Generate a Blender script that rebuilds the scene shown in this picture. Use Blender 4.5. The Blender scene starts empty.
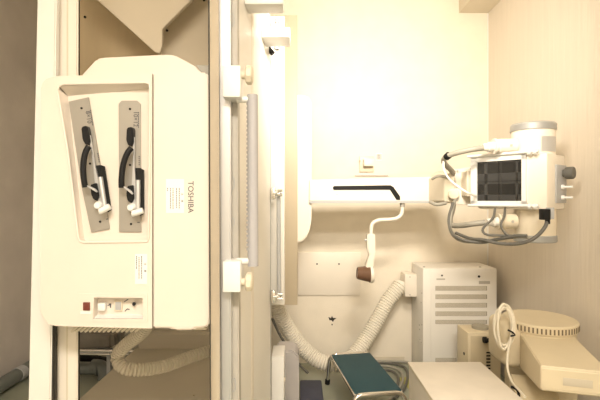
import bpy, bmesh, math, random
from mathutils import Vector, Matrix
random.seed(4)
F, H = 430.0, 1.25          # focal length in pixels of a 600x400 frame, eye height
C = bpy.context.scene.collection
ORG = {}
PI = math.pi

def W(px, py, d):           # the place in the room seen at a pixel, d metres away
    return Vector(((px-300)*d/F, d, H-(py-200)*d/F))

# ---------------------------------------------------------------- materials
def mat(name, col, rough=0.5, metal=0.0, bump=0, bscale=60, var=0.0, vscale=4, coat=0, spec=0.5, stretch=None):
    m = bpy.data.materials.new(name); m.use_nodes = True
    nt = m.node_tree; b = nt.nodes['Principled BSDF']
    b.inputs['Base Color'].default_value = (*col, 1)
    b.inputs['Roughness'].default_value = rough
    b.inputs['Metallic'].default_value = metal
    b.inputs['Coat Weight'].default_value = coat
    b.inputs['Specular IOR Level'].default_value = spec
    tc = nt.nodes.new('ShaderNodeTexCoord')
    mp = nt.nodes.new('ShaderNodeMapping')
    if stretch: mp.inputs['Scale'].default_value = stretch
    nt.links.new(tc.outputs['Object'], mp.inputs['Vector'])
    if var:
        n = nt.nodes.new('ShaderNodeTexNoise'); n.inputs['Scale'].default_value = vscale
        n.inputs['Detail'].default_value = 6
        nt.links.new(mp.outputs['Vector'], n.inputs['Vector'])
        r = nt.nodes.new('ShaderNodeValToRGB')
        r.color_ramp.elements[0].position = .3; r.color_ramp.elements[1].position = .7
        r.color_ramp.elements[0].color = (*[c*(1-var) for c in col], 1)
        r.color_ramp.elements[1].color = (*[min(1, c*(1+var*.4)) for c in col], 1)
        nt.links.new(n.outputs['Fac'], r.inputs['Fac'])
        nt.links.new(r.outputs['Color'], b.inputs['Base Color'])
    if bump:
        n2 = nt.nodes.new('ShaderNodeTexNoise'); n2.inputs['Scale'].default_value = bscale
        nt.links.new(mp.outputs['Vector'], n2.inputs['Vector'])
        bp = nt.nodes.new('ShaderNodeBump'); bp.inputs['Strength'].default_value = bump
        bp.inputs['Distance'].default_value = .004
        nt.links.new(n2.outputs['Fac'], bp.inputs['Height'])
        nt.links.new(bp.outputs['Normal'], b.inputs['Normal'])
    return m

M = dict(
 wall = mat('wallpaper_cream', (.82, .75, .63), .75, bump=.25, bscale=120, var=.04, vscale=9),
 wallr = mat('wallpaper_ribbed', (.76, .685, .58), .8, bump=.5, bscale=60, var=.04, vscale=30, stretch=(1, 1, .06)),
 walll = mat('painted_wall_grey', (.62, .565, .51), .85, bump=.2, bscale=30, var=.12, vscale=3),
 ceil = mat('ceiling_white', (.80, .76, .68), .8),
 soffit = mat('beam_cream', (.66, .59, .46), .8),
 floor = mat('vinyl_green', (.33, .34, .26), .35, var=.12, vscale=6),
 cream = mat('enamel_cream', (.82, .755, .655), .38, var=.02, vscale=8),
 creamd = mat('enamel_cream_aged', (.70, .63, .50), .42, var=.05, vscale=10),
 ivory = mat('enamel_ivory', (.82, .79, .73), .4),
 white = mat('enamel_white', (.80, .79, .76), .35),
 tan = mat('enamel_tan_shaded', (.50, .42, .30), .5, var=.03),  # tan darkened to carry the shade on the carriage plate
 tanl = mat('enamel_pale_tan', (.72, .64, .50), .5),
 ply = mat('brown_board', (.56, .445, .28), .6, var=.12, vscale=3, stretch=(4, 1, .6)),
 plyl = mat('tan_board', (.70, .61, .46), .6, var=.05, vscale=3),
 silver = mat('brushed_aluminium', (.60, .60, .60), .38, .6),
 greym = mat('grey_paint', (.42, .42, .42), .45),
 greyb = mat('grey_beige_paint', (.46, .43, .38), .5),
 steel = mat('plate_steel', (.40, .375, .33), .42, .55),
 chrome = mat('chrome', (.75, .73, .70), .12, 1),
 vinyl = mat('grey_vinyl_grip', (.42, .41, .42), .55, bump=.4, bscale=200),
 black = mat('black_plastic', (.012, .012, .012), .45, spec=.15),
 dark = mat('charcoal_rubber', (.014, .014, .014), .5, spec=.2),
 print_ = mat('grey_print', (.09, .09, .10), .7),
 paper = mat('label_paper', (.86, .83, .78), .6),
 red = mat('red_lamp_lens', (.16, .035, .025), .3),
 hose = mat('hose_beige', (.62, .56, .45), .5),
 hosew = mat('hose_cream', (.78, .73, .63), .5),
 green = mat('stool_rubber_teal', (.016, .068, .088), .65, bump=.6, bscale=250, var=.1, vscale=60),
 navy = mat('navy_rubber', (.055, .06, .095), .6, var=.15, vscale=20),
 grycase = mat('mauve_grey_plastic', (.48, .45, .44), .45),
 brown = mat('brown_bakelite', (.16, .085, .05), .3),
 capg = mat('grey_end_cap', (.36, .36, .35), .4, .3),
 cable = mat('grey_cable', (.33, .31, .26), .5),
 cabled = mat('dark_grey_cable', (.12, .115, .10), .5),
 cablew = mat('off_white_cable', (.76, .70, .57), .45),
 box = mat('white_laminate', (.77, .71, .62), .5, var=.08, vscale=7),
 aged = mat('aged_beige_plastic', (.68, .585, .41), .45, var=.06, vscale=5),
 agedd = mat('darker_aged_plastic', (.58, .49, .33), .5, var=.06, vscale=5),
 shadow = mat('dark_recess_shade', (.035, .03, .022), .7),  # near-black for the shade inside frame gaps; also the torn wall hole
 vent = mat('vent_slot_grey', (.36, .33, .26), .7),
 device = mat('enamel_device_cream', (.745, .67, .585), .4, var=.02, vscale=8),
 slotb = mat('slot_brown', (.16, .12, .07), .7),
 pipe = mat('dark_grey_pipe', (.15, .16, .145), .45),
 bag = mat('grey_brown_cloth', (.2, .175, .14), .85, var=.2, vscale=15),
 yellow = mat('yellow_green_card', (.45, .42, .14), .6),
 label = mat('label_beige', (.55, .49, .38), .6),
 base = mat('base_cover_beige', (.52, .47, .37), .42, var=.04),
)
# smoked clear acrylic
m = bpy.data.materials.new('smoked_acrylic'); m.use_nodes = True
b = m.node_tree.nodes['Principled BSDF']
b.inputs['Base Color'].default_value = (.62, .53, .40, 1); b.inputs['Roughness'].default_value = .08
b.inputs['Alpha'].default_value = .5
M['acrylic'] = m
# black glass of the light-beam window with faint squares
m = bpy.data.materials.new('black_window_glass'); m.use_nodes = True
nt = m.node_tree; b = nt.nodes['Principled BSDF']; b.inputs['Roughness'].default_value = .15
tc = nt.nodes.new('ShaderNodeTexCoord'); ck = nt.nodes.new('ShaderNodeTexChecker')
ck.inputs['Scale'].default_value = 18
ck.inputs['Color1'].default_value = (.012, .012, .012, 1); ck.inputs['Color2'].default_value = (.04, .04, .04, 1)
nt.links.new(tc.outputs['Object'], ck.inputs['Vector']); nt.links.new(ck.outputs['Color'], b.inputs['Base Color'])
M['glass'] = m
m = bpy.data.materials.new('lamp_diffuser'); m.use_nodes = True
b = m.node_tree.nodes['Principled BSDF']; b.inputs['Base Color'].default_value = (.9, .9, .85, 1)
b.inputs['Emission Color'].default_value = (1, .86, .66, 1); b.inputs['Emission Strength'].default_value = 3
M['lamp'] = m

# ---------------------------------------------------------------- mesh helpers
def box(bm, x0, x1, y0, y1, z0, z1, bev=0, mtx=None, seg=2):
    r = bmesh.ops.create_cube(bm, size=1)['verts']
    for v in r:
        v.co = Vector((x0+(v.co.x+.5)*(x1-x0), y0+(v.co.y+.5)*(y1-y0), z0+(v.co.z+.5)*(z1-z0)))
    if bev:
        es = list({e for v in r for e in v.link_edges})
        q = bmesh.ops.bevel(bm, geom=es, offset=bev, segments=seg, affect='EDGES', profile=.5)
        r = list({v for f in q['faces'] for v in f.verts} | {v for v in r if v.is_valid})
    if mtx: 
        for v in r: v.co = mtx @ v.co
    return bm

def pbox(bm, px0, px1, py0, py1, d, dep, bev=0):   # front face outlined in the photo at distance d, dep metres deep
    a = W(px0, py1, d); c = W(px1, py0, d)
    return box(bm, a.x, c.x, d, d+dep, a.z, c.z, bev)

def prism(bm, pts, axis, a0, a1, bev=0):
    """extrude a 2D outline; axis Y: pts (x,z); axis Z: pts (x,y); axis X: pts (y,z)"""
    def mk(p, a):
        return {'Y': (p[0], a, p[1]), 'Z': (p[0], p[1], a), 'X': (a, p[0], p[1])}[axis]
    lo = [bm.verts.new(mk(p, a0)) for p in pts]; hi = [bm.verts.new(mk(p, a1)) for p in pts]
    n = len(pts); fs = [bm.faces.new(lo), bm.faces.new(hi[::-1])]
    for i in range(n): fs.append(bm.faces.new((lo[i], hi[i], hi[(i+1) % n], lo[(i+1) % n])))
    bmesh.ops.recalc_face_normals(bm, faces=fs)
    if bev:
        bmesh.ops.bevel(bm, geom=list({e for f in fs for e in f.edges}), offset=bev, segments=2, affect='EDGES')
    return bm

def pprism(bm, pix, d, dep, bev=0):
    return prism(bm, [(W(x, y, d).x, W(x, y, d).z) for x, y in pix], 'Y', d, d+dep, bev)

def holed(bm, outer, holes, d, dep, floor=None):
    """front plate outlined in the photo with openings; a floor closes each opening `floor` behind the front"""
    loops = []
    for lp in [outer]+holes:
        vs = [bm.verts.new(W(x, y, d)) for x, y in lp]
        es = [bm.edges.new((vs[i], vs[(i+1) % len(vs)])) for i in range(len(vs))]
        loops.append((vs, es))
    bmesh.ops.triangle_fill(bm, edges=[e for l in loops for e in l[1]], use_beauty=True)
    for k, (vs, es) in enumerate(loops):
        D = dep if k == 0 else floor
        bk = [bm.verts.new(v.co+Vector((0, D, 0))) for v in vs]
        for i in range(len(vs)):
            j = (i+1) % len(vs); bm.faces.new((vs[i], vs[j], bk[j], bk[i]))
        bm.faces.new(bk)
    bmesh.ops.recalc_face_normals(bm, faces=bm.faces)
    return bm

def cyl(bm, p0, p1, r0, r1=None, seg=24, bev=0):
    p0, p1 = Vector(p0), Vector(p1); r1 = r0 if r1 is None else r1
    return lathe(bm, p0, p1-p0, [(0, 0), (r0, 0), (r1, 1), (0, 1)] if not bev else
                 [(0, 0), (r0-bev, 0), (r0, bev/(p1-p0).length), (r1, 1-bev/(p1-p0).length), (r1-bev, 1), (0, 1)], seg)

def lathe(bm, o, ax, prof, seg=28):
    """prof: (radius, fraction along ax)"""
    o, ax = Vector(o), Vector(ax); q = ax.normalized().to_track_quat('Z', 'Y'); rings = []
    for r, t in prof:
        c = o+ax*t
        if r < 1e-6: rings.append([bm.verts.new(c)])
        else: rings.append([bm.verts.new(c+q @ Vector((r*math.cos(2*PI*i/seg), r*math.sin(2*PI*i/seg), 0))) for i in range(seg)])
    fs = []
    for a, b2 in zip(rings, rings[1:]):
        for i in range(seg):
            j = (i+1) % seg
            if len(a) == 1 and len(b2) == 1: continue
            if len(a) == 1: fs.append(bm.faces.new((a[0], b2[i], b2[j])))
            elif len(b2) == 1: fs.append(bm.faces.new((a[i], b2[0], a[j])))
            else: fs.append(bm.faces.new((a[i], b2[i], b2[j], a[j])))
    bmesh.ops.recalc_face_normals(bm, faces=fs)
    return bm

def smooth_path(pts, step=.01):
    pts = [Vector(p) for p in pts]
    P = [pts[0]*2-pts[1]]+pts+[pts[-1]*2-pts[-2]]; out = []
    for i in range(1, len(P)-2):
        n = max(2, int((P[i+1]-P[i]).length/step))
        for k in range(n):
            t = k/n; a, b2, c, d = P[i-1], P[i], P[i+1], P[i+2]
            out.append(.5*((2*b2)+(c-a)*t+(2*a-5*b2+4*c-d)*t*t+(3*b2-a-3*c+d)*t**3))
    out.append(P[-2]); return out

def tube(bm, pts, r, seg=12, step=.01, smooth=True, pitch=0, amp=0):
    path = smooth_path(pts, step if not pitch else pitch/4) if smooth else [Vector(p) for p in pts]
    if pitch:   # equal spacing for a corrugated hose
        L = [0]
        for a, b2 in zip(path, path[1:]): L.append(L[-1]+(b2-a).length)
        n = int(L[-1]/(pitch/4)); out = []; j = 0
        for k in range(n+1):
            s = L[-1]*k/n
            while j < len(L)-2 and L[j+1] < s: j += 1
            out.append(path[j].lerp(path[j+1], (s-L[j])/max(1e-9, L[j+1]-L[j])))
        path = out
    nrm = None; rings = []
    for i, p in enumerate(path):
        t = (path[min(i+1, len(path)-1)]-path[max(i-1, 0)]).normalized()
        if nrm is None: nrm = t.orthogonal().normalized()
        nrm = (nrm-t*nrm.dot(t)).normalized(); bi = t.cross(nrm)
        rr = r+(amp*(.0, .9, 1, .9)[i % 4] if pitch else 0)
        rings.append([bm.verts.new(p+rr*(nrm*math.cos(2*PI*k/seg)+bi*math.sin(2*PI*k/seg))) for k in range(seg)])
    for a, b2 in zip(rings, rings[1:]):
        for k in range(seg):
            j = (k+1) % seg; bm.faces.new((a[k], a[j], b2[j], b2[k]))
    bm.faces.new(rings[0][::-1]); bm.faces.new(rings[-1])
    return bm

def bmn(): return bmesh.new()
def empty(name, loc, label=None, cat=None, group=None):
    o = bpy.data.objects.new(name, None); C.objects.link(o); o.location = loc; o.empty_display_size = .05
    ORG[o.name] = Vector(loc)
    if label: tag(o, label, cat, group)
    return o
def tag(o, label, cat, group=None):
    o['label'] = label; o['category'] = cat
    if group: o['group'] = group
    return o
def obj(name, bm, m, parent=None, label=None, flat=False, origin=None):
    if parent is not None: org = ORG[parent.name]
    elif origin is not None: org = Vector(origin)
    else:
        xs = [v.co for v in bm.verts]
        org = Vector(((min(v.x for v in xs)+max(v.x for v in xs))/2, (min(v.y for v in xs)+max(v.y for v in xs))/2, min(v.z for v in xs)))
    me = bpy.data.meshes.new(name)
    for v in bm.verts: v.co -= org
    bm.normal_update()
    for f in bm.faces: f.smooth = not flat
    for e in bm.edges:
        if len(e.link_faces) == 2 and e.calc_face_angle(0) > .55: e.smooth = False
    bm.to_mesh(me); bm.free()
    me.materials.append(M[m]); o = bpy.data.objects.new(name, me); C.objects.link(o)
    ORG[o.name] = org
    if parent is not None: o.parent = parent
    else: o.location = org
    if label: o['label'] = label
    return o
def sub(name, bm, m, parent, label=None):   # a child of a mesh part (which sits at its thing's origin)
    return obj(name, bm, m, parent, label)
def fix_org(o, root): ORG[o.name] = ORG[root.name]; return o
def struct(name, bm, m):
    o = obj(name, bm, m, origin=(0, 0, 0), flat=True); o['kind'] = 'structure'; return o

def text(name, s, loc, size, m, parent, rot, depth=.0006, align='CENTER'):
    cu = bpy.data.curves.new(name, 'FONT'); cu.body = s; cu.size = size; cu.extrude = depth
    cu.align_x = align; cu.align_y = 'CENTER'; cu.resolution_u = 3
    t = bpy.data.objects.new(name, cu); C.objects.link(t)
    bpy.context.view_layer.update()
    me = bpy.data.meshes.new_from_object(t.evaluated_get(bpy.context.evaluated_depsgraph_get()))
    bpy.data.objects.remove(t)
    R = rot.to_4x4() if isinstance(rot, Matrix) else rot
    me.transform(Matrix.Translation(Vector(loc)-ORG[parent.name]) @ R)
    me.materials.clear(); me.materials.append(M[m])
    o = bpy.data.objects.new(name, me); C.objects.link(o); o.parent = parent; ORG[o.name] = ORG[parent.name]
    return o
FRONT = Matrix.Rotation(PI/2, 3, 'X')                       # text facing the camera (-Y)
def front_turn(a): return FRONT @ Matrix.Rotation(a, 3, 'Z')

# ---------------------------------------------------------------- the room
XL, XR, YB, YF, ZC = -2.0, 1.443, 3.3, -1.6, 2.82
def slab(*a): return box(bmn(), *a)
struct('floor', slab(XL-.1, XR+.1, YF-.1, YB+.1, -.1, 0), 'floor')
struct('ceiling', slab(XL-.1, XR+.1, YF-.1, YB+.1, ZC, ZC+.1), 'ceil')
struct('wall_back', slab(XL-.1, XR+.1, YB, YB+.1, 0, ZC), 'wall')
struct('wall_right', slab(XR, XR+.1, YF, YB, 0, ZC), 'wallr')
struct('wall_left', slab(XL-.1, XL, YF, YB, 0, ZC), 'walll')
struct('wall_front', slab(XL-.1, XR+.1, YF-.1, YF, 0, ZC), 'wallr')
struct('trim_1', slab(XR-.008, XR, YB-.008, YB, 0, 2.68), 'ivory')      # pale joint in the corner
a = W(459, 13, YB)
b_ = bmn(); box(b_, a.x, XR, 2.2, YB, a.z, ZC)
struct('trim_2', b_, 'soffit')
b_ = bmn(); box(b_, W(300, 0, YB).x-.5, .80, YB-.006, YB, 0, .05); struct('baseboard_back', b_, 'creamd')

# wall access panel with two screws
p = empty('access_panel', W(330, 296, YB-.01), 'flat cream access cover screwed to back wall below the arm', 'access panel')
obj('cover', pbox(bmn(), 298, 360.5, 252.5, 295.5, YB-.012, .012, .002), 'cream', p)
for x in (317, 339): obj('screw', cyl(bmn(), W(x, 264, YB-.015), W(x, 264, YB-.011), .006), 'dark', p)
# wall stain/hole
bm = bmn()
pprism(bm, [(328.5, 317), (331, 318.3), (332, 315.8), (333, 318), (336.5, 318.2), (334, 320), (333, 322), (331.5, 320.3), (329.5, 320.2)], YB-.003, .003)
pprism(bm, [(331.6, 323.8), (332.8, 324), (332.6, 325.4), (331.4, 325)], YB-.003, .003)
tag(obj('wall_hole', bm, 'shadow'), 'small dark torn hole in the back wall above step stool', 'hole')
# wall socket above the arm
p = empty('wall_socket', W(369, 172, YB), 'beige wall socket box with paper tag above the arm', 'socket')
obj('back_plate', pbox(bmn(), 359.5, 374, 156, 172, YB-.015, .015, .003), 'creamd', p)
obj('plug_body', pbox(bmn(), 364, 374, 158.5, 166, YB-.07, .06, .006), 'cream', p)
obj('screw', cyl(bmn(), W(360, 161, YB-.02), W(360, 161, YB-.014), .008), 'tan', p)
obj('conduit', pbox(bmn(), 355, 388, 175, 176, YB-.012, .012), 'greyb', p)
pt = obj('paper_tag', pbox(bmn(), 376, 382, 153, 160.5, YB-.004, .004), 'paper', p)
bm = bmn()
for k in range(4): pbox(bm, 376.8+k*1.3, 377.4+k*1.3, 154, 159.5, YB-.0052, .0012)
obj('print', bm, 'print_', pt)

# ---------------------------------------------------------------- the tilting table, upright
D0 = 1.30
T = empty('x_ray_table', (-.5, 1.8, 0), 'tall upright cream x-ray table frame with grey hand grips, left of the tube arm', 'x-ray table')
def wx(px, d): return (px-300)*d/F
top = 2.62
# left post (widens towards the floor)
d = 1.42
def vpost(px_top, px_bot, qx_top, qx_bot, d, dep, m, name, z0=0, z1=top):
    sl = (wx(px_bot, d)-wx(px_top, d)); sr = (wx(qx_bot, d)-wx(qx_top, d))
    zt, zb = W(0, 0, d).z, W(0, 400, d).z
    def ex(a, s, z): return a+s*(zt-z)/(zt-zb)
    l, r = wx(px_top, d), wx(qx_top, d)
    pts = [(ex(l, sl, z0), z0), (ex(r, sr, z0), z0), (ex(r, sr, z1), z1), (ex(l, sl, z1), z1)]
    return obj(name, prism(bmn(), pts, 'Y', d, d+dep, .004), m, T)
vpost(37, 28, 56, 50.5, 1.42, .025, 'ivory', 'post')
vpost(55, 50.5, 56, 54.6, 1.425, .02, 'shadow', 'gap_strip', 0, .88)  # dark strip standing in for the shaded gap beside the post
vpost(57, 54.5, 77.5, 77, 1.46, .012, 'cream', 'side_panel')
vpost(67, 66.5, 67.8, 67.3, 1.459, .01, 'creamd', 'seam_strip')
vpost(78, 78, 79.3, 79.3, 1.48, .004, 'shadow', 'gap_strip')
# right edge: acrylic strip, silver rail, channel
vpost(209.5, 211, 218.5, 219.5, 1.27, .006, 'acrylic', 'shield_strip')
vpost(208, 210, 209.4, 211.2, 1.275, .01, 'shadow', 'gap_strip')
vpost(217.5, 219.5, 219.3, 222, 1.33, .03, 'greyb', 'edge_strip')
vpost(219, 221.5, 230, 231, 1.32, .04, 'silver', 'rail')
ch = vpost(229.5, 230.5, 237, 239, 1.36, .05, 'greyb', 'channel')
for y in (20, 183, 222, 385):
    cx = 232.6 if y < 300 else 234
    pts = [W(cx+1.7*math.cos(t*PI/8), y+(6.5 if y != 222 else 4)*math.sin(t*PI/8), 1.358) for t in range(17)]
    obj('slot_rim', tube(bmn(), pts, .0012, 6, smooth=False), 'greym', ch)
# table slab running into depth
x0, x1 = wx(237.5, 1.40), wx(270.5, 2.1)
bm = bmn(); prism(bm, [(x0, 1.40), (x1, 2.1), (x1-.07, 2.1), (x0-.07, 1.40)], 'Z', 0, top, .006)
slab_o = obj('table_slab', bm, 'ivory', T)
# shallow seams on slab
def sx(y): return x0+(x1-x0)*(y-1.40)/.7
bm = bmn()
for yy in (1.62,):
    prism(bm, [(sx(yy), yy), (sx(yy+.006)+.0015, yy+.006), (sx(yy+.05)+.0015, yy+.05), (sx(yy+.056), yy+.056), (sx(yy+.03)-.01, yy+.03)], 'Z', 0.05, top-.02)
obj('side_moulding', bm, 'cream', T)
# far rail
bm = bmn(); pbox(bm, 269.5, 284.5, 16, 305, 2.14, .05, .004)
obj('far_rail', bm, 'ivory', T)
bm = bmn(); pbox(bm, 267.5, 270.6, 18, 420, 2.115, .04); obj('gap_strip', bm, 'greym', T)
bm = bmn(); pbox(bm, 266, 270.8, 300, 430, 2.13, .035); obj('rail', bm, 'creamd', T)

# hand grip at the near edge: two clamps with knobs and a grey tube
def clamp(y0, y1, ky, ty, nm='clamp'):
    c = obj(nm, pbox(bmn(), 222.5, 240.5, y0, y1, 1.28, .075, .004), 'white', T)
    fix_org(c, T)
    bm = bmn(); dk = 1.31
    cyl(bm, W(240, ky, dk), W(246, ky, dk), .012)
    lathe(bm, W(245.5, ky, dk), W(253, ky, dk)-W(245.5, ky, dk), [(0, 0), (.022, 0), (.029, .2), (.029, .8), (.022, 1), (0, 1)], 9)
    obj('knob', bm, 'tanl', c, 'pale star knob')
    bm = bmn(); dk = 1.33
    tube(bm, [W(237, ty, dk), W(243, ty, dk), W(247, ty, dk), W(253, ty, dk)], .010)
    obj('elbow', bm, 'white', c)
clamp(65, 97, 75, 99.5); clamp(261.5, 292.5, 282, 261)
g = obj('hand_grip', tube(bmn(), [W(252.5, 95, 1.33), W(253, 266, 1.33)], .0165, 20, smooth=False), 'vinyl', T, 'grey vinyl hand grip tube')
bm = bmn()
for k in range(34):
    y = 104+k*4.4; p0 = W(247.9, y, 1.33)
    cyl(bm, p0+Vector((-.0015, 0, .004)), p0+Vector((-.0015, 0, -.004)), .003, seg=6)
obj('finger_ridge', bm, 'vinyl', g)
# second grip on the far edge
g2 = obj('hand_grip', tube(bmn(), [W(278.5, 192, 2.08), W(279, 300, 2.08)], .010, 16, smooth=False), 'greym', T)
for y in (193.5, 297):
    bm = bmn(); d = 2.06
    box(bm, wx(270.5, d), wx(275.5, d), d, d+.03, W(0, y+6, d).z, W(0, y-6, d).z, .006)
    cyl(bm, W(273, y, d+.012), W(280, y-1, d+.012), .014)
    for k in (0, 1): cyl(bm, W(277.5, y-3+4.5*k, d-.004), W(282.5, y-3+4.5*k, d-.004), .008, seg=10)
    obj('grip_clamp', bm, 'chrome', T, 'chrome grip clamp')
# two stop blocks near the top
def block(px0, px1, z_front_top, z_front_bot, d, dep, nm):
    a, c = W(px0, z_front_bot, d), W(px1, z_front_top, d)
    return obj(nm, box(bmn(), a.x, c.x, d, d+dep, a.z, c.z, .004), 'white', T)
block(261.5, 290, 27, 37, 1.84, .12, 'stop_block')
block(244.5, 283, -14, 4, 1.50, .08, 'stop_block')
bm = bmn()
cyl(bm, W(268, 2, 2.0), W(268, 30, 2.0), .010); obj('bolt', bm, 'silver', T)
bm = bmn(); cyl(bm, W(277, 18, 2.05), W(277, 50, 2.05), .008)
cyl(bm, W(277, 19, 2.05), W(277, 23, 2.05), .014); cyl(bm, W(277, 46.5, 2.05), W(277, 50, 2.05), .014, seg=6)
obj('bolt', bm, 'silver', T)
obj('stop_pivot', cyl(bmn(), W(268, 48, 2.06), W(273, 54, 2.06), .012), 'dark', T)
# boards inside the frame, above the device
bm = bmn(); pprism(bm, [(60, -60), (161, -60), (161, 110), (60, 110)], 2.05, .02); bo = obj('back_board', bm, 'ply', T, 'brown board'); 
for x, y in ((85, 17),): obj('screw', cyl(bmn(), W(x, y, 2.043), W(x, y, 2.05), .006), 'dark', bo)
bm = bmn(); pprism(bm, [(158, -60), (222, -60), (222, 110), (158, 110)], 2.0, .02); bo = obj('back_board', bm, 'plyl', T)
for x, y in ((167, 30.5), (204, 0)): obj('screw', cyl(bmn(), W(x, y, 1.993), W(x, y, 2.0), .006), 'dark', bo)
bm = bmn()                                                             # wedge shaped gusset under the top
pprism(bm, [(93, -4), (60, -33), (225, -40), (191, 0), (162, 29), (162, 46), (159.5, 53), (155, 52)], 1.84, .02, .002)
obj('gusset', bm, 'plyl', T)
# low base cover inside the frame
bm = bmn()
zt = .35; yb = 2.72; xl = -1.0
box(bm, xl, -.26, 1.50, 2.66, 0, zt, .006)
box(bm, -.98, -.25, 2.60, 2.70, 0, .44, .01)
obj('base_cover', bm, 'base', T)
obj('rivet', cyl(bmn(), Vector((wx(194, 1.98), 1.98, zt)), Vector((wx(194, 1.98), 1.98, zt+.003)), .004), 'tan', T)
# chrome cross bars behind
bm = bmn()
cyl(bm, W(60, 350.3, 2.72), W(141, 351.5, 2.72), .008); cyl(bm, W(60, 353.7, 2.72), W(141, 354.7, 2.72), .006)
for px in (62, 132): cyl(bm, W(px, 352, 2.73), Vector((W(px, 352, 2.73).x, 2.73, 0)), .008)
tag(obj('floor_rail', bm, 'chrome'), 'low chrome double rail seen under the x-ray table', 'rail')
# pleated cable guide under the device
bm = bmn()
for k in range(15):
    p0 = W(78+k*4.5, 327, 1.45); q = Matrix.Translation(p0) @ Matrix.Rotation(.9, 4, 'Y')
    box(bm, -.004, .004, -.02, .02, -.018, .018, .002, q)
cyl(bm, W(74, 326.2, 1.45), W(152, 326.2, 1.45), .005)
obj('cable_guide', bm, 'creamd', T)

# ---------------------------------------------------------------- spot film device on the table
S = empty('spot_film_device', W(128, 330, D0+.05), 'cream box device with two lever handles mounted on the upright table', 'medical device')
outer = [(41, 88), (42.5, 83), (46, 79), (52, 77), (58, 76), (100, 75), (152, 73.5), (152, 328.5), (110, 327.5), (56, 326), (50, 324.5), (46, 321), (42, 315), (40.5, 311), (40, 200)]
rec = [(59, 86), (64, 84), (146, 82.5), (149.5, 84), (150, 88), (149, 238), (147.5, 241.5), (84, 242.5), (80, 241), (78, 237), (67.5, 150), (57.5, 90)]
pan = [(94, 297.5), (142.5, 298), (143, 319), (93, 319)]
bm = bmn(); holed(bm, outer, [rec, pan], D0, .11, .03)
fp = obj('front_panel', bm, 'device', S)
# soft lip round the recess
lip = [W(x, y, D0) for x, y in rec]+[W(*rec[0], D0)]
obj('recess_lip', tube(bmn(), lip, .004, 10, smooth=False), 'device', S)
# inclined inner edge left and top of recess (moulded ledge)
def ledge(a, b2, c, d_):
    bm = bmn(); v = [bm.verts.new(W(*a, D0+.002)), bm.verts.new(W(*b2, D0+.002)), bm.verts.new(W(*c, D0+.03)), bm.verts.new(W(*d_, D0+.03))]
    w = [bm.verts.new(q.co+Vector((0, .004, 0))) for q in v]
    bm.faces.new(v); bm.faces.new(w[::-1])
    for i in range(4): bm.faces.new((v[i], w[i], w[(i+1) % 4], v[(i+1) % 4]))
    bmesh.ops.recalc_face_normals(bm, faces=bm.faces); return bm
obj('recess_ledge', ledge((59, 86), (149.5, 83), (147.5, 89), (68, 96)), 'device', S)
obj('recess_ledge', ledge((58, 88), (79, 240), (84, 238), (68, 97)), 'device', S)
# right cover with the raised hump running behind
bm = bmn(); pprism(bm, [(153, 72), (206, 72), (209, 77), (210, 90), (210.5, 318), (208.5, 325.5), (205, 328), (195, 328.3), (192.5, 330.5), (175, 330.5), (171, 328.5), (153, 328.5)], D0-.004, .11, .005)
rc = obj('side_cover', bm, 'device', S)
bm = bmn(); pprism(bm, [(80, 78), (81, 75), (96, 58.5), (102, 57.2), (168, 54), (174, 54.5), (196, 66.5), (207, 73), (209, 80), (209, 120), (80, 120)], D0+.033, .075, .006)
obj('top_hood', bm, 'device', S)
bm = bmn(); pprism(bm, [(196, 65), (210, 65.5), (213, 70), (213, 82), (208, 82)], D0+.03, .05)
obj('corner_cap', bm, 'cable', S, 'grey corner cap')
# brand lettering and labels
text('lettering', 'TOSHIBA', W(190.5, 197, D0-.0045), 6.8/F*D0*1.15, 'print_', rc, front_turn(-PI/2))
def small_label(px0, px1, py0, py1, d, parent, head_x, head_y, cols):
    l = obj('warning_label', pbox(bmn(), px0, px1, py0, py1, d-.0012, .0012), 'paper', parent)
    bm = bmn()
    for cx, ya, yb_ in cols:
        y = ya
        while y < yb_:
            h = random.uniform(1.0, 2.2); pbox(bm, cx-.38, cx+.38, y, min(y+h, yb_), d-.0018, .0008); y += h+.5
    obj('print', bm, 'print_', l)
    text('lettering', '注', W(head_x, head_y, d-.0016), 2.6/F*d, 'print_', l, front_turn(-PI/2), .0002)
    text('lettering', '意', W(head_x, head_y+7, d-.0016), 2.6/F*d, 'print_', l, front_turn(-PI/2), .0002)
    return l
small_label(166, 184, 179, 213, D0-.004, rc, 182, 194, [(167.5, 188, 191), (170.5, 188, 209), (173, 188, 209), (176.5, 188, 208), (179.2, 188, 209)])
small_label(135, 147, 254, 284, D0, fp, 145, 264, [(136.5, 256, 269), (139, 257, 279), (141.6, 256, 279)])
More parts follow.
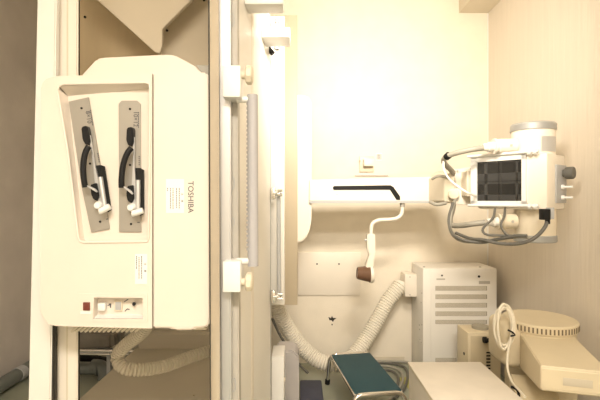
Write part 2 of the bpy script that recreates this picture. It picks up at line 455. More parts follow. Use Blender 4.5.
# two steel lever plates in the recess
def lever_plate(tr, word, cut):
    dp = D0+.024
    def w(x, y, d): 
        x, y = tr(x, y); return W(x, y, d)
    def pp(bm, pts, d, dep, bev=0):
        return prism(bm, [(w(x, y, d).x, w(x, y, d).z) for x, y in pts], 'Y', d, d+dep, bev)
    bm = bmn(); pp(bm, cut, dp, .005, .001); P = obj('lever_plate', bm, 'steel', S)
    bm = bmn(); pp(bm, [(140.2, 168), (143.8, 170), (143.8, 214), (140, 216)], dp-.006, .004); pp(bm, [(135, 168), (140, 168), (140, 181), (135, 181)], dp-.004, .004)
    obj('slot', bm, 'dark', P)
    bm = bmn(); pp(bm, [(126.5, 128.5), (128.5, 127), (132, 127), (133, 129), (133, 143), (131.5, 145.5), (128, 145.5), (126, 140)], dp-.02, .02, .002)
    obj('pivot_block', bm, 'dark', P)
    bm = bmn(); pp(bm, [(127, 186), (133, 185), (133.5, 199), (131, 203), (127.5, 201), (126, 195)], dp-.02, .02, .002)
    obj('pivot_block', bm, 'dark', P)
    bm = bmn(); tube(bm, [w(131.5, 148, dp-.028), w(128, 152, dp-.032), w(124.5, 160, dp-.034), w(122.3, 170, dp-.034), w(121.5, 180, dp-.034), w(121.6, 187.5, dp-.03)], .0088, 12)
    obj('grip', bm, 'dark', P, 'curved black grip')
    bm = bmn(); pp(bm, [(133, 137), (134.4, 137), (134.4, 166), (136, 190), (135.5, 209), (132.5, 209), (131.5, 188), (133, 160)], dp-.012, .006)
    pp(bm, [(122.5, 186.5), (123.5, 186), (130, 190), (133, 193.5), (132, 194.5)], dp-.034, .006)
    cyl(bm, w(138, 180, dp-.012), w(138, 209, dp-.012), .0075)
    obj('lever_rod', bm, 'silver', P)
    bm = bmn()
    lathe(bm, w(130, 207.5, dp-.03), Vector((0, .03, 0)), [(0, 0), (.009, .05), (.0125, .3), (.0125, .8), (.010, 1), (0, 1)], 16)
    tube(bm, [w(133, 213.5, dp-.03), w(138, 212, dp-.03), w(143, 210.5, dp-.028)], .0095, 12)
    lathe(bm, w(132.5, 213.5, dp-.03), Vector((.004, 0, 0)), [(0, 0), (.010, 0), (.010, 1), (0, 1)], 12)
    obj('lever_knob', bm, 'white', P, 'white lever knob')
    for x, y in ((130, 109), (130, 165), (131, 224)):
        obj('screw', cyl(bmn(), w(x, y, dp-.002), w(x, y, dp), .0035, seg=12), 'dark', P)
    c = w(135.5, 119, dp-.001); ang = -PI/2-tr_angle(tr)
    text('lettering', word, c, 6.2/F*D0, 'print_', P, front_turn(ang), .0003)
    bm = bmn()
    for k in range(9): pp(bm, [(138, 112+k*1.8), (138.8, 112+k*1.8), (138.8, 113.2+k*1.8), (138, 113.2+k*1.8)], dp-.0012, .0012)
    for k in range(5): pp(bm, [(138.6, 156+k*2.0), (139.6, 156+k*2.0), (139.6, 157.3+k*2.0), (138.6, 157.3+k*2.0)], dp-.0012, .0012)
    pp(bm, [(137.3, 222), (139.6, 222), (139.6, 223), (137.3, 223)], dp-.0012, .0012)
    obj('print', bm, 'print_', P)
    return P
def tr_angle(tr):
    a, b2 = tr(130, 100), tr(130, 200); return -math.atan2(b2[0]-a[0], b2[1]-a[1])
ident = lambda x, y: (x, y)
A = math.atan2(20, 129)
def tilt(x, y):
    dx, dy = x-130, y-166; return (90.2+dx*math.cos(A)+dy*math.sin(A), 164.5-dx*math.sin(A)+dy*math.cos(A))
lever_plate(ident, '10×12', [(118.5, 104), (121.5, 100.5), (137, 100.5), (140.5, 104), (141, 232), (119, 232)])
def inv(x, y):
    dx, dy = x-90.2, y-164.5; return (130+dx*math.cos(A)-dy*math.sin(A), 166+dx*math.sin(A)+dy*math.cos(A))
lever_plate(tilt, '8×10', [inv(68.5, 101.5), inv(88.5, 97), inv(99.5, 160), inv(109.5, 229), inv(91, 232.5), inv(82, 190)])
# control strip
bm = bmn(); holed(bm, [(79, 293.5), (147.5, 293), (147.5, 322), (79, 322)], [pan], D0-.002, .002, .002)
# (frame only: drop the floor of the opening)
for f in [f for f in bm.faces if len(f.verts) == 4 and abs(f.normal.y) > .9 and f.calc_area() < .02 and f.calc_center_median().y > D0-.0005]: 
    bm.faces.remove(f)
cp = obj('control_strip', bm, 'device', S)
obj('red_button', pbox(bmn(), 82.8, 89.5, 302.5, 310.5, D0-.006, .006, .001), 'red', cp, 'red square indicator')
obj('button_shelf', pbox(bmn(), 80.3, 90.5, 311.3, 314, D0-.004, .004), 'white', cp)
obj('sloped_sill', ledge((93.5, 318.5), (142.5, 318.5), (142.5, 314.5), (93.5, 314.5)), 'white', cp)
obj('push_button', pbox(bmn(), 97.5, 104.5, 303.5, 311, D0+.010, .02, .002), 'white', cp)
ts = obj('toggle_switch', pbox(bmn(), 114, 122, 300.5, 311.5, D0+.024, .006, .001), 'tanl', cp)
obj('toggle_plate', pbox(bmn(), 115.3, 120.7, 302, 310, D0+.021, .003), 'greym', ts)
obj('black_knob', cyl(bmn(), W(134, 304, D0+.016), W(134, 304, D0+.03), .0055), 'black', cp)
bm = bmn()
for pts in ([(107, 305.5), (110.8, 303.5), (110.8, 304.6), (108.5, 305.8)], [(109.2, 303.6), (111, 303.6), (111, 308), (110.2, 308)],
            [(124, 301.5), (127.8, 298.9), (128.2, 299.6), (124.4, 302.3)], [(124.5, 311), (127, 308.5), (129.5, 309), (129.5, 309.9), (127.3, 309.6), (125, 311.7)]):
    pprism(bm, pts, D0+.0285, .0015)
obj('print', bm, 'print_', cp)
obj('cover_foot', pbox(bmn(), 193, 206, 327.5, 330, D0+.02, .05, .002), 'creamd', S)

# corrugated hose inside the frame, over the base cover
bm = bmn()
tube(bm, [W(150, 322, 1.62), W(140, 334, 1.66), W(126, 345, 1.70), W(117.5, 357, 1.72), W(124, 367.5, 1.70), W(142, 369.5, 1.72), W(165, 366, 1.78), W(190, 357, 1.86), W(215, 349, 1.92)], .0205, 20, pitch=.013, amp=.006)
tag(obj('corrugated_hose', bm, 'hose'), 'beige corrugated hose looping over the base cover under the device', 'hose')

# clutter behind the frame, low left
bm = bmn(); cz = .06
tube(bm, [W(50, 368, 3.0), W(80, 368, 3.0), W(98, 368.5, 3.0)], .042, 16); tube(bm, [W(92, 366, 3.0), W(101, 367, 3.0), W(105, 373, 2.98), W(104, 380, 2.97)], .046, 16)
cyl(bm, W(97, 368, 3.0), W(99.5, 368, 3.0), .052)
tag(obj('drain_pipe', bm, 'pipe'), 'dark grey pipe with elbow on floor behind the table base', 'pipe')
bm = bmn(); tube(bm, [W(60, 357.5, 3.12), W(85, 358, 3.12), W(104, 361, 3.12), W(112, 364, 3.12)], .03, 14)
tag(obj('drain_pipe', bm, 'dark'), 'black pipe lying behind the elbowed grey pipe', 'pipe')
bm = bmn(); pprism(bm, [(60, 333), (90, 331), (112, 332), (113, 349), (60, 350)], 2.86, .09, .02)
for v in bm.verts: v.co += Vector((random.uniform(-1, 1), random.uniform(-1, 1), random.uniform(-1, 1)))*.006
z = min(v.co.z for v in bm.verts)
B = empty('cloth_bag', (W(90, 340, 2.9).x, 2.9, 0), 'slumped grey brown bag on a low stand behind table frame', 'bag')
obj('bag_body', bm, 'bag', B)
bm = bmn(); box(bm, W(55, 0, 2.92).x, W(112, 0, 2.92).x, 2.86, 2.93, z-.02, z-.002); obj('stand', bm, 'greym', B)
for px in (57, 111):
    bm = bmn(); lx = W(px, 0, 2.92).x; box(bm, lx-.012, lx+.012, 2.88, 2.92, 0, z-.02); obj('leg', bm, 'greym', B)
B = empty('grey_crate', (W(128, 340, 3).x, 3.0, 0), 'grey upright case beside the slumped bag behind table frame', 'case')
bm = bmn(); pbox(bm, 116, 143, 326, 395, 2.98, .15, .02); obj('case_body', bm, 'cable', B)
obj('case_strap', pbox(bmn(), 121, 124, 326, 395, 2.972, .02), 'bag', B)
# pipe along the left wall
bm = bmn(); pz = .055
tube(bm, [(-1.93, 1.6, pz), (-1.93, 2.4, pz), (-1.93, 3.2, pz)], .045, 18)
o = obj('wall_pipe', bm, 'pipe'); tag(o, 'black pipe on floor along the left wall', 'pipe')
o2 = obj('pipe_band', cyl(bmn(), (-1.93, 2.93, pz), (-1.93, 2.99, pz), .049), 'greym', o, 'grey band')

# ---------------------------------------------------------------- tube stand, arm and head
U = empty('x_ray_tube_stand', (-.3, 2.6, 0), 'white horizontal arm carrying the x-ray tube head with grey cables, right of the table', 'x-ray machine')
obj('column', box(bmn(), -.46, -.27, 2.76, 2.96, 0, ZC, .01), 'ivory', U)
bm = bmn(); a, c = W(282, 305, 2.72), W(297.5, 15, 2.72)
box(bm, -.40, c.x, 2.72, 2.758, a.z, c.z, .002); obj('carriage_plate', bm, 'tan', U, 'carriage plate, tan darkened as shade')
# rounded housing
pts = []
z_t, z_b = W(0, 95, 2.765).z, W(0, 243, 2.765).z; xr, xl2 = W(311.5, 0, 2.765).x, -.26
pts = [(xl2, z_t), (xr-.05, z_t), (xr-.015, z_t-.015), (xr, z_t-.05)]
zc = z_b+.17
for k in range(9):
    t = k/8*PI/2; pts.append((xr-.09+.09*math.cos(t), zc-.17*math.sin(t)))
pts.append((xl2, z_b))
obj('arm_housing', prism(bmn(), pts, 'Y', 2.765, 2.90, .008), 'cream', U)
# the arm
da = 2.75
bm = bmn(); pprism(bm, [(309.5, 180), (448, 176.5), (449, 202), (309.5, 201)], da, .13, .003); arm = obj('arm', bm, 'cream', U)
bm = bmn(); pprism(bm, [(309.5, 200.3), (449, 200.8), (449, 203), (309.5, 203.2)], da-.004, .125, .001); obj('lower_rail', bm, 'greym', arm)
bm = bmn(); pprism(bm, [(333, 187), (334, 186), (390.5, 185.2), (393.5, 187), (400, 196.2), (400.3, 200), (396.5, 200), (390, 189.8), (334, 190), (333, 189)], da-.003, .006)
obj('groove', bm, 'black', arm, 'black groove')
for x, y in ((337, 194.5), (362, 192), (382, 193)): obj('screw', cyl(bmn(), W(x, y, da-.002), W(x, y, da), .004, seg=10), 'creamd', arm)
# swivel at the arm end
bm = bmn()
pprism(bm, [(455.5, 170), (472, 166.5), (474, 167), (474, 205.5), (455.5, 204.5)], 2.44, .05, .003)
obj('swivel_plate', bm, 'cream', U)
bm = bmn(); pprism(bm, [(444, 176), (457, 168), (457.5, 203.5), (444, 201)], 2.46, .36, .003)
sw = obj('swivel_body', bm, 'creamd', U)
obj('round_knob', cyl(bmn(), W(453.8, 194, 2.42), W(453.8, 194, 2.48), .030, bev=.004), 'creamd', U)
for x, y in ((457.5, 171), (471, 168.5), (456.7, 186.5), (457.3, 199)): obj('bolt', cyl(bmn(), W(x, y, 2.43), W(x, y, 2.445), .006, seg=10), 'greyb', U)
bm = bmn()
tube(bm, [W(432, 179, 2.48), W(438, 176, 2.45), W(446, 177, 2.45), W(450, 179, 2.46)], .008); obj('arm_cable', bm, 'cable', U)
bm = bmn(); tube(bm, [W(430, 202, 2.5), W(437, 204.5, 2.46), W(446, 203, 2.46)], .010)
obj('arm_cable', bm, 'cable', U)

# head (box turned towards the table)
yaw = math.radians(50)
cR = Vector((1.178, 2.05, 0)); eu = Vector((-math.cos(yaw), math.sin(yaw), 0)); ew = Vector((math.sin(yaw), math.cos(yaw), 0))
HM = Matrix(((eu.x, ew.x, 0, cR.x), (eu.y, ew.y, 0, cR.y), (0, 0, 1, 0), (0, 0, 0, 1)))   # local (u,w,z)
def hbox(u0, u1, w0, w1, z0, z1, bev=0, bm=None):
    bm = bm or bmn(); box(bm, u0, u1, w0, w1, z0, z1, bev, HM)
    bmesh.ops.recalc_face_normals(bm, faces=bm.faces); return bm
def hp(u, w, z): return HM @ Vector((u, w, z))
hb = obj('collimator_box', hbox(0, .345, 0, .235, 1.203, 1.476, .008), 'cream', U)
bm = hbox(.092, .378, -.014, 0, 1.222, 1.245); hbox(.092, .378, -.014, 0, 1.452, 1.478, bm=bm)
hbox(.343, .378, -.014, 0, 1.222, 1.478, bm=bm); hbox(.092, .112, -.014, 0, 1.222, 1.478, bm=bm)
wf = obj('window_frame', bm, 'white', hb)
obj('window_glass', hbox(.112, .343, -.006, -.001, 1.245, 1.452), 'glass', hb)
bm = hbox(.226, .229, -.0075, -.006, 1.245, 1.452); hbox(.112, .343, -.0075, -.006, 1.345, 1.348, bm=bm)
obj('cross_hair', bm, 'black', hb)
for zz in (1.485, 1.222):
    bm = bmn()
    cyl(bm, hp(.03, -.02, zz), hp(.39, -.02, zz), .0075, seg=12)
    for uu in (.05, .075): cyl(bm, hp(uu, -.02, zz-.004), hp(uu-.012, -.02, zz-.004), .014, seg=12)
    cyl(bm, hp(.05, -.02, zz), hp(.05, .01, zz-.01), .008, seg=10)
    obj('slide_rail', bm, 'white', hb)
bm = hbox(.345, .37, .02, .20, 1.235, 1.45, .004); obj('mounting_plate', bm, 'creamd', hb)
# link from swivel to head
bm = bmn(); box(bm, wx(460, 2.46), wx(476, 2.40)+.03, 2.36, 2.46, 1.27, 1.41, .005); obj('link_block', bm, 'creamd', U)
# controls on the right flank: w along, face at u=0
bm = hbox(-.006, 0, .10, .235, 1.235, 1.425, .001); cplate = obj('control_plate', bm, 'greym', hb)
bm = bmn()
lathe(bm, hp(0, .19, 1.385), hp(-.055, .19, 1.385)-hp(0, .19, 1.385), [(0, 0), (.018, 0), (.018, .3), (.029, .32), (.031, .5), (.031, .9), (.027, 1), (0, 1)], 24)
obj('dial_knob', bm, 'cabled', hb, 'dark grey dial knob')
for zz in (1.315, 1.262):
    bm = bmn(); cyl(bm, hp(-.004, .17, zz), hp(-.055, .17, zz), .006, seg=12); cyl(bm, hp(-.004, .17, zz), hp(-.016, .17, zz), .012, seg=12)
    obj('lever', bm, 'white', hb)
# upper and lower tube housings
tc_ = Vector((1.20, 2.215, 0))
def at(x, y, z): return Vector((x, y, z))
bm = bmn(); lathe(bm, tc_+at(0, 0, 1.45), at(0, 0, .185), [(0, 0), (.103, 0), (.103, .88), (.106, .9), (.106, 1), (.102, 1), (0, 1)], 48)
th = obj('tube_housing', bm, 'cream', U)
bm = bmn(); lathe(bm, tc_+at(0, 0, 1.602), at(0, 0, .038), [(.106, 0), (.1075, .05), (.1075, .8), (.102, 1), (0, 1)], 48)
obj('end_cap', bm, 'capg', th, 'grey end cap')
obj('rating_plate', hbox(-.0, .001, 0, .001, 1.53, 1.54), 'label', th)
p_ang = math.radians(-72)
bm = bmn()
for k in range(6):
    a0, a1 = math.radians(-98+k*9), math.radians(-98+(k+1)*9)
    q = [tc_+at(.1045*math.cos(t), .1045*math.sin(t), z) for t, z in ((a0, 1.49), (a1, 1.49), (a1, 1.565), (a0, 1.565))]
    bm.faces.new([bm.verts.new(v) for v in q])
bmesh.ops.remove_doubles(bm, verts=bm.verts, dist=1e-5); bmesh.ops.solidify(bm, geom=bm.faces[:], thickness=.001)
obj('rating_plate', bm, 'silver', th)
bm = bmn(); lathe(bm, tc_+at(.01, 0, 1.045), at(0, 0, .165), [(0, 0), (.095, 0), (.097, .05), (.097, 1), (0, 1)], 48)
tl = obj('lower_housing', bm, 'tanl', U)
bm = bmn(); lathe(bm, tc_+at(.01, 0, 1.036), at(0, 0, .036), [(0, 0), (.096, 0), (.1, .15), (.1, .9), (.097, 1)], 48)
obj('end_cap', bm, 'capg', tl, 'grey end cap')
# sockets with hoses
def socket(py, d, x_end, m, lab):
    s0, s1 = W(515, py, d), W(x_end, py+.5, d); bm = bmn()
    lathe(bm, s0, s1-s0, [(0, 0), (.038, 0), (.038, .82), (.032, .86), (.032, 1), (0, 1)], 28)
    cyl(bm, s1+at(.006, 0, 0), s1+at(-.004, 0, 0), .041)
    o = obj('cable_socket', bm, m, U)
    bm = bmn(); cyl(bm, s1, W(x_end-11, py+1.5, d), .024, .018); cyl(bm, W(x_end-4, py+1, d), W(x_end-6, py+1, d), .026); obj('gland', bm, 'ivory', o)
    bm = bmn()
    for k in range(4):
        pass
    cyl(bm, s0.lerp(s1, .35)+at(0, -.036, 0), s0.lerp(s1, .35)+at(0, -.041, 0), .007, seg=12); obj('screw', bm, 'greyb', o)
socket(146, 2.2, 494, 'cream', ''); socket(221, 2.2, 498, 'tanl', '')
def cab(pts, r, m, name='cable'):
    return obj(name, tube(bmn(), [W(*p) for p in pts], r, 12), m, U)
cab([(485, 147.5, 2.2), (475, 149, 2.2), (462, 151.5, 2.22), (450, 155, 2.26), (444, 159, 2.3), (445, 164, 2.36), (451, 170, 2.42), (455, 175, 2.48)], .0145, 'cable', 'flexible_conduit')
obj('clip', cyl(bmn(), W(449, 155, 2.26), W(446.5, 157.2, 2.28), .019), 'dark', U)
cab([(485, 222.5, 2.2), (472, 224, 2.22), (462, 225.5, 2.28), (452, 225, 2.36), (450, 219, 2.4), (452.5, 210, 2.43), (454, 200, 2.5)], .0145, 'cable', 'flexible_conduit')
cab([(443.5, 160, 2.3), (444, 170, 2.3), (450, 180, 2.3), (460, 188, 2.28), (468, 193, 2.26), (476, 196, 2.3)], .006, 'ivory')
cab([(455, 200, 2.42), (451, 214, 2.36), (450, 228, 2.3), (455, 237, 2.25), (466, 241.5, 2.2), (486, 241, 2.16), (505, 238, 2.12), (520, 236.5, 2.08), (530, 238, 2.08)], .009, 'cable')
cab([(453, 203, 2.40), (449, 218, 2.34), (451, 231, 2.28), (460, 239, 2.2), (480, 242.5, 2.15), (497, 239.5, 2.1), (515, 236, 2.04), (527, 236, 2.0)], .008, 'cabled')
cab([(547, 221, 1.98), (545, 227, 1.97), (537, 236, 1.98), (526, 242, 2.0), (512, 244, 2.04), (497, 243, 2.08), (484, 240, 2.12), (470, 238.5, 2.2), (456, 233, 2.3)], .0085, 'cabled')
cab([(495, 208.5, 2.2), (493, 218, 2.16), (484, 227, 2.14), (483, 232, 2.12), (488, 235, 2.1), (500, 235.5, 2.08), (520, 236, 2.06)], .006, 'cabled')
cab([(505, 208.5, 2.2), (504, 217, 2.1), (501, 225, 2.08), (505, 233, 2.07), (513, 238, 2.05)], .006, 'cabled')
bm = bmn(); a, c = W(543.5, 220, 1.96), W(551, 209, 1.96); box(bm, a.x, c.x, 1.96, 2.0, a.z, c.z, .003); cyl(bm, W(547.5, 219, 1.98), W(547.5, 224, 1.98), .011)
obj('plug', bm, 'black', U, 'black plug')
bm = bmn(); a, c = W(550.5, 219, 1.97), W(554.5, 211, 1.97); box(bm, a.x, c.x, 1.97, 2.01, a.z, c.z+.015, .002); obj('plug_clip', bm, 'greym', U)

# hanging compression cone
K = obj('cone_bracket', tube(bmn(), [W(402.3, 200, 2.78), W(402.3, 209, 2.78), W(401.5, 214, 2.78), W(397.5, 218, 2.78), (W(390, 219.5, 2.78)), W(380, 220, 2.78), W(374.5, 222, 2.78), W(371.5, 226, 2.78), W(371, 237, 2.78)], .0125, 14), 'cream', U)
obj('collar', cyl(bmn(), W(402.3, 200, 2.78), W(402.3, 207, 2.78), .0155), 'greyb', K)
bm = bmn(); pprism(bm, [(367, 234), (375.3, 234), (375.6, 252), (373.6, 266), (374.5, 278), (373.5, 281.5), (370, 283), (366, 281.5), (366, 266), (369.5, 255), (367.5, 250)], 2.755, .055, .006)
obj('cone_handle', bm, 'cream', K)
obj('screw', cyl(bmn(), W(364.8, 240, 2.78), W(368, 240, 2.78), .008), 'silver', K)
bm = bmn(); lathe(bm, W(372.5, 274, 2.78), W(357, 273, 2.78)-W(372.5, 274, 2.78), [(0, 0), (.056, 0), (.056, .2), (.053, .24), (.040, .93), (.036, 1), (.030, .96), (0, .96)], 32)
cn = obj('cone', bm, 'brown', K, 'dark brown cone')
bm = bmn(); lathe(bm, W(373.6, 274, 2.78), W(369.8, 274, 2.78)-W(373.6, 274, 2.78), [(0, 0), (.05, 0), (.0575, .3), (.0575, 1), (0, 1)], 32)
obj('cone_ring', bm, 'cream', K)

# ---------------------------------------------------------------- ventilated cabinet and hose
cx0, cx1, cy, cz = .852, 1.364, 2.978, .776
G = empty('generator_cabinet', ((cx0+cx1)/2, 3.13, 0), 'large cream metal cabinet with rows of vent slots in the back corner', 'cabinet')
obj('cabinet_body', box(bmn(), cx0, cx1, cy, 3.28, 0, cz, .006), 'ivory', G)
da_ = cy-.006
dr = obj('front_door', pbox(bmn(), 431, 490, 271, 375, da_, .006, .001), 'ivory', G)
for (y0, y1) in ((286, 290.5), (294.5, 299), (303, 307.5), (311.5, 316), (320, 324), (358, 362)):
    vg = obj('vent_grille', pbox(bmn(), 435.5, 487 if y0 < 350 else 456, y0, y1, da_-.001, .002), 'vent', dr)
    bm = bmn(); n = 58 if y0 < 350 else 23
    for k in range(n): pbox(bm, 436+k*.87, 436.35+k*.87, y0+.3, y1-.3, da_-.0016, .001)
    obj('vent_fins', bm, 'cream', vg)
obj('key_lock', cyl(bmn(), W(479, 276.5, da_-.008), W(479, 276.5, da_), .008), 'dark', dr)
obj('name_plate', pbox(bmn(), 479, 490, 281, 284, da_-.002, .002), 'greyb', dr)
obj('door_screw', cyl(bmn(), W(442, 275.5, da_-.003), W(442, 275.5, da_), .006), 'dark', dr)
obj('faint_label', pbox(bmn(), 436.5, 445, 278.5, 279.8, da_-.001, .001), 'greyb', dr)
for (y, zz) in ((3.0, .60), (3.02, .53), (3.0, .38), (3.06, .36), (3.06, .33), (3.05, .26), (3.02, .25)):
    obj('side_screw', cyl(bmn(), (cx0-.003, y, zz), (cx0, y, zz), .005, seg=10), 'greyb', G)
for px in (424, 480): obj('top_bolt', cyl(bmn(), (wx(px, cy+.05), cy+.05, cz), (wx(px, cy+.05), cy+.05, cz+.006), .008, seg=10), 'greyb', G)
fl = obj('hose_flange', box(bmn(), .765, .852, 3.13, 3.27, .545, .708, .005), 'cream', G)
for a, c in ((3.15, .56), (3.15, .69)): obj('screw', cyl(bmn(), (.80, 3.127, c), (.80, 3.13, c), .005, seg=10), 'greyb', fl)
bm = bmn()
tube(bm, [(.748, 3.2, .624), W(399, 287, 3.19), W(388, 301, 3.17), W(378, 319, 3.14), W(367, 338, 3.1), W(354, 355, 3.04), W(338, 363, 3.0), W(322, 362, 3.0), W(308, 353, 3.02), W(294, 338, 3.02), W(283, 320, 3.0), W(275, 303, 2.95), W(270.5, 292, 2.92)], .047, 26, pitch=.0185, amp=.0085)
tag(obj('ventilation_hose', bm, 'hosew'), 'thick cream corrugated hose sagging along wall from the big cabinet', 'hose')
# dark lead alongside the hose
tag(obj('power_lead', tube(bmn(), [W(272, 318, 2.86), W(279, 333, 2.88), W(288, 348, 2.90), W(297, 362, 2.92), W(308, 373, 2.93)], .009), 'cabled'),
    'dark cable lying beside the thick hose near step stool', 'cable')

# small beige cabinet
Q = empty('small_cabinet', (1.11, 2.7, 0), 'small tan cabinet with side handle in front of the vented cabinet', 'cabinet')
obj('cabinet_body', box(bmn(), 1.016, 1.215, 2.6, 2.78, 0, .446, .004), 'aged', Q)
obj('front_door', pbox(bmn(), 471, 489, 336, 420, 2.595, .006, .001), 'agedd', Q)
bm = bmn(); cyl(bm, W(484, 340, 2.57), W(493, 340.5, 2.57), .012); cyl(bm, W(483.5, 340, 2.57), W(486.5, 340, 2.57), .019); obj('handle', bm, 'dark', Q, 'black handle')
bm = bmn()
for k in range(12): pbox(bm, 486.5, 490.5, 352+k*3.2, 353.4+k*3.2, 2.592, .004)
obj('vent_slots', bm, 'dark', Q)
obj('cap', cyl(bmn(), (1.13, 2.70, .446), (1.13, 2.70, .462), .05), 'vent', Q, 'grey round cap')
obj('bolt', cyl(bmn(), (1.013, 2.66, .30), (1.017, 2.66, .30), .009), 'dark', Q)

# white laminate box at the front
bx0, bx1 = .533, .894
V = empty('white_box', ((bx0+bx1)/2, 1.8, 0), 'plain white laminate box with scuffed top in the foreground', 'box')
obj('box_body', box(bmn(), bx0+.004, bx1-.004, 1.50, 2.12, 0, .437, .002), 'box', V)
obj('lid', box(bmn(), bx0, bx1, 1.497, 2.125, .437, .45, .002), 'box', V)
obj('edge_strip', box(bmn(), bx0-.001, bx0, 1.50, 2.122, .437, .449), 'creamd', V)

# ---------------------------------------------------------------- round-headed housing with vent slots
N = empty('equipment_head', (1.25, 2.15, 0), 'aged beige round-backed housing with rim vent slots leaning by the right wall', 'equipment housing')
cc = Vector((1.192, 2.14, 0)); R = .168
bm = bmn(); lathe(bm, cc+at(0, 0, .43), at(0, 0, .235), [(0, 0), (R-.03, 0), (R-.012, .25), (R-.010, .80), (R-.002, .82), (R, .84), (R, .98), (R-.006, 1), (0, 1)], 64)
body = obj('round_body', bm, 'aged', N)
for k in range(28):
    t = math.radians(-176+k*6)
    q = Matrix.Translation(cc+at(R*math.cos(t), R*math.sin(t),   .641)) @ Matrix.Rotation(t, 4, 'Z')
    bm = bmn(); box(bm, -.002, .0012, -.0034, .0034, -.0125, .0125, 0, q); obj('vent_slot', bm, 'slotb', body)
ev = Vector((-.288, -.958, 0)); er = Vector((.958, -.288, 0)); o0 = Vector((1.09, 2.18, 0))
LM = Matrix(((er.x, ev.x, 0, o0.x), (er.y, ev.y, 0, o0.y), (0, 0, 1, 0), (0, 0, 0, 1)))
bm = bmn(); prism(bm, [(.0, .44), (.20, .455), (.515, .503), (.528, .515), (.528, .598), (.524, .604), (0, .612)], 'X', 0, .235, .004)
for v in bm.verts: v.co = LM @ v.co
bmesh.ops.recalc_face_normals(bm, faces=bm.faces)
ab = obj('arm_body', bm, 'aged', N)
bm = bmn(); box(bm, .075, .175, .5275, .5295, .538, .568, .0005, LM); obj('name_plate', bm, 'label', ab)
bm = bmn(); box(bm, .98, 1.09, 2.06, 2.26, .44, .66, .035, seg=4); obj('cable_drum', bm, 'aged', N)
bm = bmn(); box(bm, 1.10, 1.36, 2.10, 2.32, 0, .435, .01); obj('pedestal', bm, 'agedd', N)
# coil of cable hung over it
pts = []
for k in range(4*20+1):
    t = k/20*2*PI; j = .0015*math.sin(k*.7)
    r1, r2 = 8.6+2.0*math.sin(k*.071), 20.5+2.6*math.sin(k*.083+1)
    pts.append(W(504.5+r1*math.sin(t)+j*300, 327-r2*math.cos(t), 2.04-.009*(k/20)))
pts += [W(509, 309, 2.01), W(513, 322, 2.0), W(511, 338, 2.0), W(508, 352, 2.0), W(507.5, 368, 1.98), W(512, 382, 1.90), W(519, 390, 1.80), W(525, 397, 1.745)]
tag(obj('coiled_cable', tube(bmn(), pts, .0052, 10, step=.02), 'cablew'), 'coil of off-white cable hung on the round-backed housing', 'cable')
tie = tube(bmn(), [W(508, 330, 1.985), W(512, 332, 1.985), W(515, 335, 1.99), W(511, 336, 1.985)], .004, 8)
o = obj('cable_tie', tie, 'dark', bpy.data.objects['coiled_cable'], 'dark tie')
# lower case under the head
Lc = empty('lower_case', (1.02, 1.9, 0), 'beige wedge-shaped case with dark slot on floor under the round-backed housing', 'case')
bm = bmn(); prism(bm, [(0, 0), (.30, 0), (.30, .36), (.27, .385), (.05, .43), (0, .42)], 'X', 0, .17, .006)
LM2 = Matrix.Translation((1.0, 2.06, 0)) @ Matrix.Rotation(math.radians(163), 4, 'Z') @ Matrix.Scale(-1, 4, (1, 0, 0))
for v in bm.verts: v.co = LM2 @ v.co
bmesh.ops.recalc_face_normals(bm, faces=bm.faces)
obj('case_body', bm, 'aged', Lc)
bm = bmn(); tube(bm, [W(511, 387, 1.87), W(515, 388, 1.86), W(518, 391, 1.84), W(519, 396, 1.82)], .006, 8); obj('slot_edge', bm, 'dark', Lc)

# ---------------------------------------------------------------- step stool
zs = .22
q = [Vector((.199, 2.857)), Vector((.487, 2.953)), Vector((.556, 2.343)), Vector((.285, 2.245))]
cen = (q[0]+q[1]+q[2]+q[3])/4
L = Vector((.085, -.60)).normalized(); Wd = Vector((-L.y, L.x))   # along, across(+x)
hl, hw = .292, .138
SM = Matrix(((Wd.x, L.x, 0, cen.x), (Wd.y, L.y, 0, cen.y), (0, 0, 1, 0), (0, 0, 0, 1)))
K2 = empty('step_stool', (cen.x, cen.y, 0), 'low chrome step stool with teal rubber top', 'step stool')
def sb(x0, x1, y0, y1, z0, z1, bev=0):
    bm = bmn(); box(bm, x0, x1, y0, y1, z0, z1, bev, SM); return bm
obj('step_pad', sb(-hw+.006, hw-.006, -hl+.006, hl-.006, zs-.012, zs, .003), 'green', K2, 'teal ribbed rubber pad')
bm = bmn(); box(bm, -hw, hw, -hl, hl, zs-.024, zs-.006, .005, SM); obj('step_rim', bm, 'chrome', K2, 'chrome rim')
def sp(x, y, z): return SM @ Vector((x, y, z))
for s in (-1, 1):
    e = s*(hl+.004)
    pts = [sp(-hw-.01, e+s*.045, .03), sp(-hw-.006, e+s*.02, .14), sp(-hw+.0, e+s*.010, .185), sp(-hw+.022, e+s*.006, .207), sp(-hw+.06, e+s*.006, .212), sp(0, e+s*.006, .212),
           sp(hw-.06, e+s*.006, .212), sp(hw-.022, e+s*.006, .207), sp(hw, e+s*.010, .185), sp(hw+.006, e+s*.02, .14), sp(hw+.01, e+s*.045, .03)]
    lg = obj('leg_frame', tube(bmn(), pts, .0125, 14), 'chrome', K2)
    for t in (-1, 1):
        f0 = sp(t*(hw+.011), e+s*.05, 0); f1 = sp(t*(hw+.0095), e+s*.044, .035)
        obj('rubber_foot', cyl(bmn(), f0, f1, .017, bev=.003), 'black', lg)

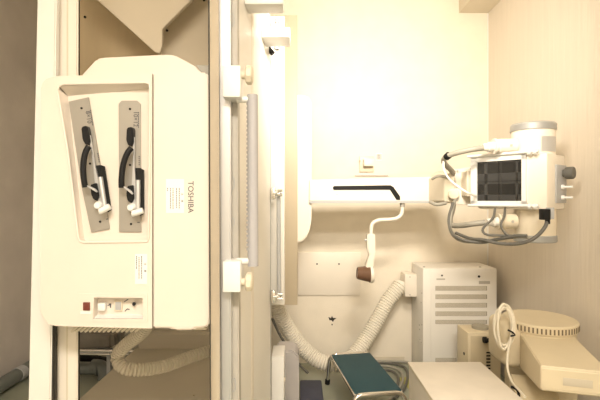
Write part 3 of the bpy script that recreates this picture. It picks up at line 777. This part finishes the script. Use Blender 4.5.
# floor things
bm = bmn()
tag(obj('navy_mat', box(bm, .0, .145, 2.45, 2.92, 0, .03, .008), 'navy'), 'navy blue flat rubber pad on floor left of step stool', 'mat')
tag(obj('yellow_card', box(bmn(), 0, .07, 0, .18, 0, .004, 0, Matrix.Translation((.72, 2.84, 0)) @ Matrix.Rotation(.2, 4, 'Z')), 'yellow'), 'yellow green card on floor under the cables', 'card')
cabs = [('cabled', 'dark cable looping on floor, outermost beside the vented cabinet', [(373, 364, 3.2), (388, 363, 3.15), (404, 367, 3.05), (407.5, 376, 2.95), (404, 389, 2.85), (394, 399, 2.75)]),
        ('cable', 'grey cable curving along wall foot right of the stool', [(365, 367, 3.1), (384, 366.5, 3.1), (398, 370, 3.0), (403, 379, 2.9), (398, 391, 2.8), (385, 404, 2.7)]),
        ('cabled', 'dark thin cable lying nearest the stool on the floor', [(378, 371, 3.05), (391, 372, 3.0), (398, 378, 2.92), (397, 387, 2.85), (390, 396, 2.78)]),
        ('cable', 'grey cable against the back wall beside the vented cabinet', [(350, 361.5, 3.27), (378, 361.5, 3.26), (405, 363.5, 3.24), (411, 365.5, 3.2)])]
for m_, lab, pts in cabs:
    P3 = []
    for (x, y, dd) in pts:
        d2 = (H-.012)*F/(y-200); P3.append(Vector(((x-300)*min(d2, 3.27)/F, min(d2, 3.27), .012+.004*cabs.index((m_, lab, pts)))))
    tag(obj('floor_cable', tube(bmn(), P3, .009, 10, step=.02), m_), lab, 'cable')
# slim white unit and grey case at the table foot
Z = empty('slim_white_unit', (-.11, 2.25, 0), 'slim white upright box on floor beside the table foot', 'box')
a, c = W(271.5, 357, 2.17), W(284, 357, 2.17)
obj('unit_body', box(bmn(), a.x, c.x, 2.17, 2.34, 0, .46, .003), 'white', Z)
obj('side_latch', box(bmn(), c.x-.001, c.x+.006, 2.18, 2.20, .33, .345, .001), 'creamd', Z)
bm = bmn(); a, c = W(283, 350, 2.48), W(299, 350, 2.48)
pts = [(a.x-.04, 0), (c.x, 0), (c.x, .33)]+[(c.x-.05+.05*math.cos(t*PI/12), .33+.05*math.sin(t*PI/12)) for t in range(1, 7)]+[(a.x-.04, .38)]
prism(bm, pts, 'Y', 2.48, 2.66, .01)
tag(obj('grey_case', bm, 'grycase'), 'grey rounded plastic case standing behind the slim white box', 'case')

# ---------------------------------------------------------------- lights
def lamp(name, loc, sx_, sy_, e, col, label):
    o = empty(name, (loc[0], loc[1], ZC), label, 'ceiling light')
    obj('lamp_housing', box(bmn(), loc[0]-sx_/2-.03, loc[0]+sx_/2+.03, loc[1]-sy_/2-.03, loc[1]+sy_/2+.03, ZC-.05, ZC, .004), 'white', o)
    obj('diffuser', box(bmn(), loc[0]-sx_/2, loc[0]+sx_/2, loc[1]-sy_/2, loc[1]+sy_/2, ZC-.06, ZC-.05), 'lamp', o)
    l = bpy.data.lights.new(name+'_light', 'AREA'); l.shape = 'RECTANGLE'; l.size = sx_; l.size_y = sy_
    l.energy = e; l.color = col
    lo = bpy.data.objects.new(name+'_light', l); C.objects.link(lo); lo.location = (loc[0], loc[1], ZC-.065)
    return o
P0 = empty('added_wall_lamp', (.45, 1.25, ZC), 'unseen hanging lamp added to brighten the back wall', 'lamp')  # lamp added out of view to make the bright patch on the wall
obj('stem', cyl(bmn(), (.45, 1.25, 2.24), (.45, 1.25, ZC), .012), 'white', P0)
obj('lamp_head', box(bmn(), .20, .70, 1.20, 1.285, 1.98, 2.26, .01), 'white', P0)
obj('diffuser', box(bmn(), .22, .68, 1.286, 1.29, 2.0, 2.24), 'lamp', P0)
l = bpy.data.lights.new('added_wall_light', 'AREA'); l.shape = 'RECTANGLE'; l.size = .46; l.size_y = .24
l.energy = 19; l.spread = math.radians(115); l.color = (1, .90, .76)
lo = bpy.data.objects.new('added_wall_light', l); C.objects.link(lo); lo.location = (.45, 1.30, 2.12)
lo.rotation_euler = (PI/2-.12, 0, 0)
lamp('ceiling_light', (.1, -.9), 1.2, .5, 86, (1, .93, .83), 'long fluorescent ceiling light behind the viewer')
w = bpy.data.worlds.new('World'); bpy.context.scene.world = w; w.use_nodes = True
w.node_tree.nodes['Background'].inputs[0].default_value = (1, .9, .75, 1); w.node_tree.nodes['Background'].inputs[1].default_value = .05

# ---------------------------------------------------------------- camera
cam = bpy.data.cameras.new('camera'); co = bpy.data.objects.new('camera', cam); C.objects.link(co)
cam.sensor_width = 36; cam.lens = F/600*36; cam.clip_start = .02
co.location = (0, 0, H); co.rotation_euler = (PI/2, 0, 0)
sc = bpy.context.scene; sc.camera = co
sc.view_settings.view_transform = 'Standard'; sc.view_settings.look = 'None'
sc.view_settings.gamma = 1; sc.view_settings.use_curve_mapping = False
sc.view_settings.exposure = 0.45
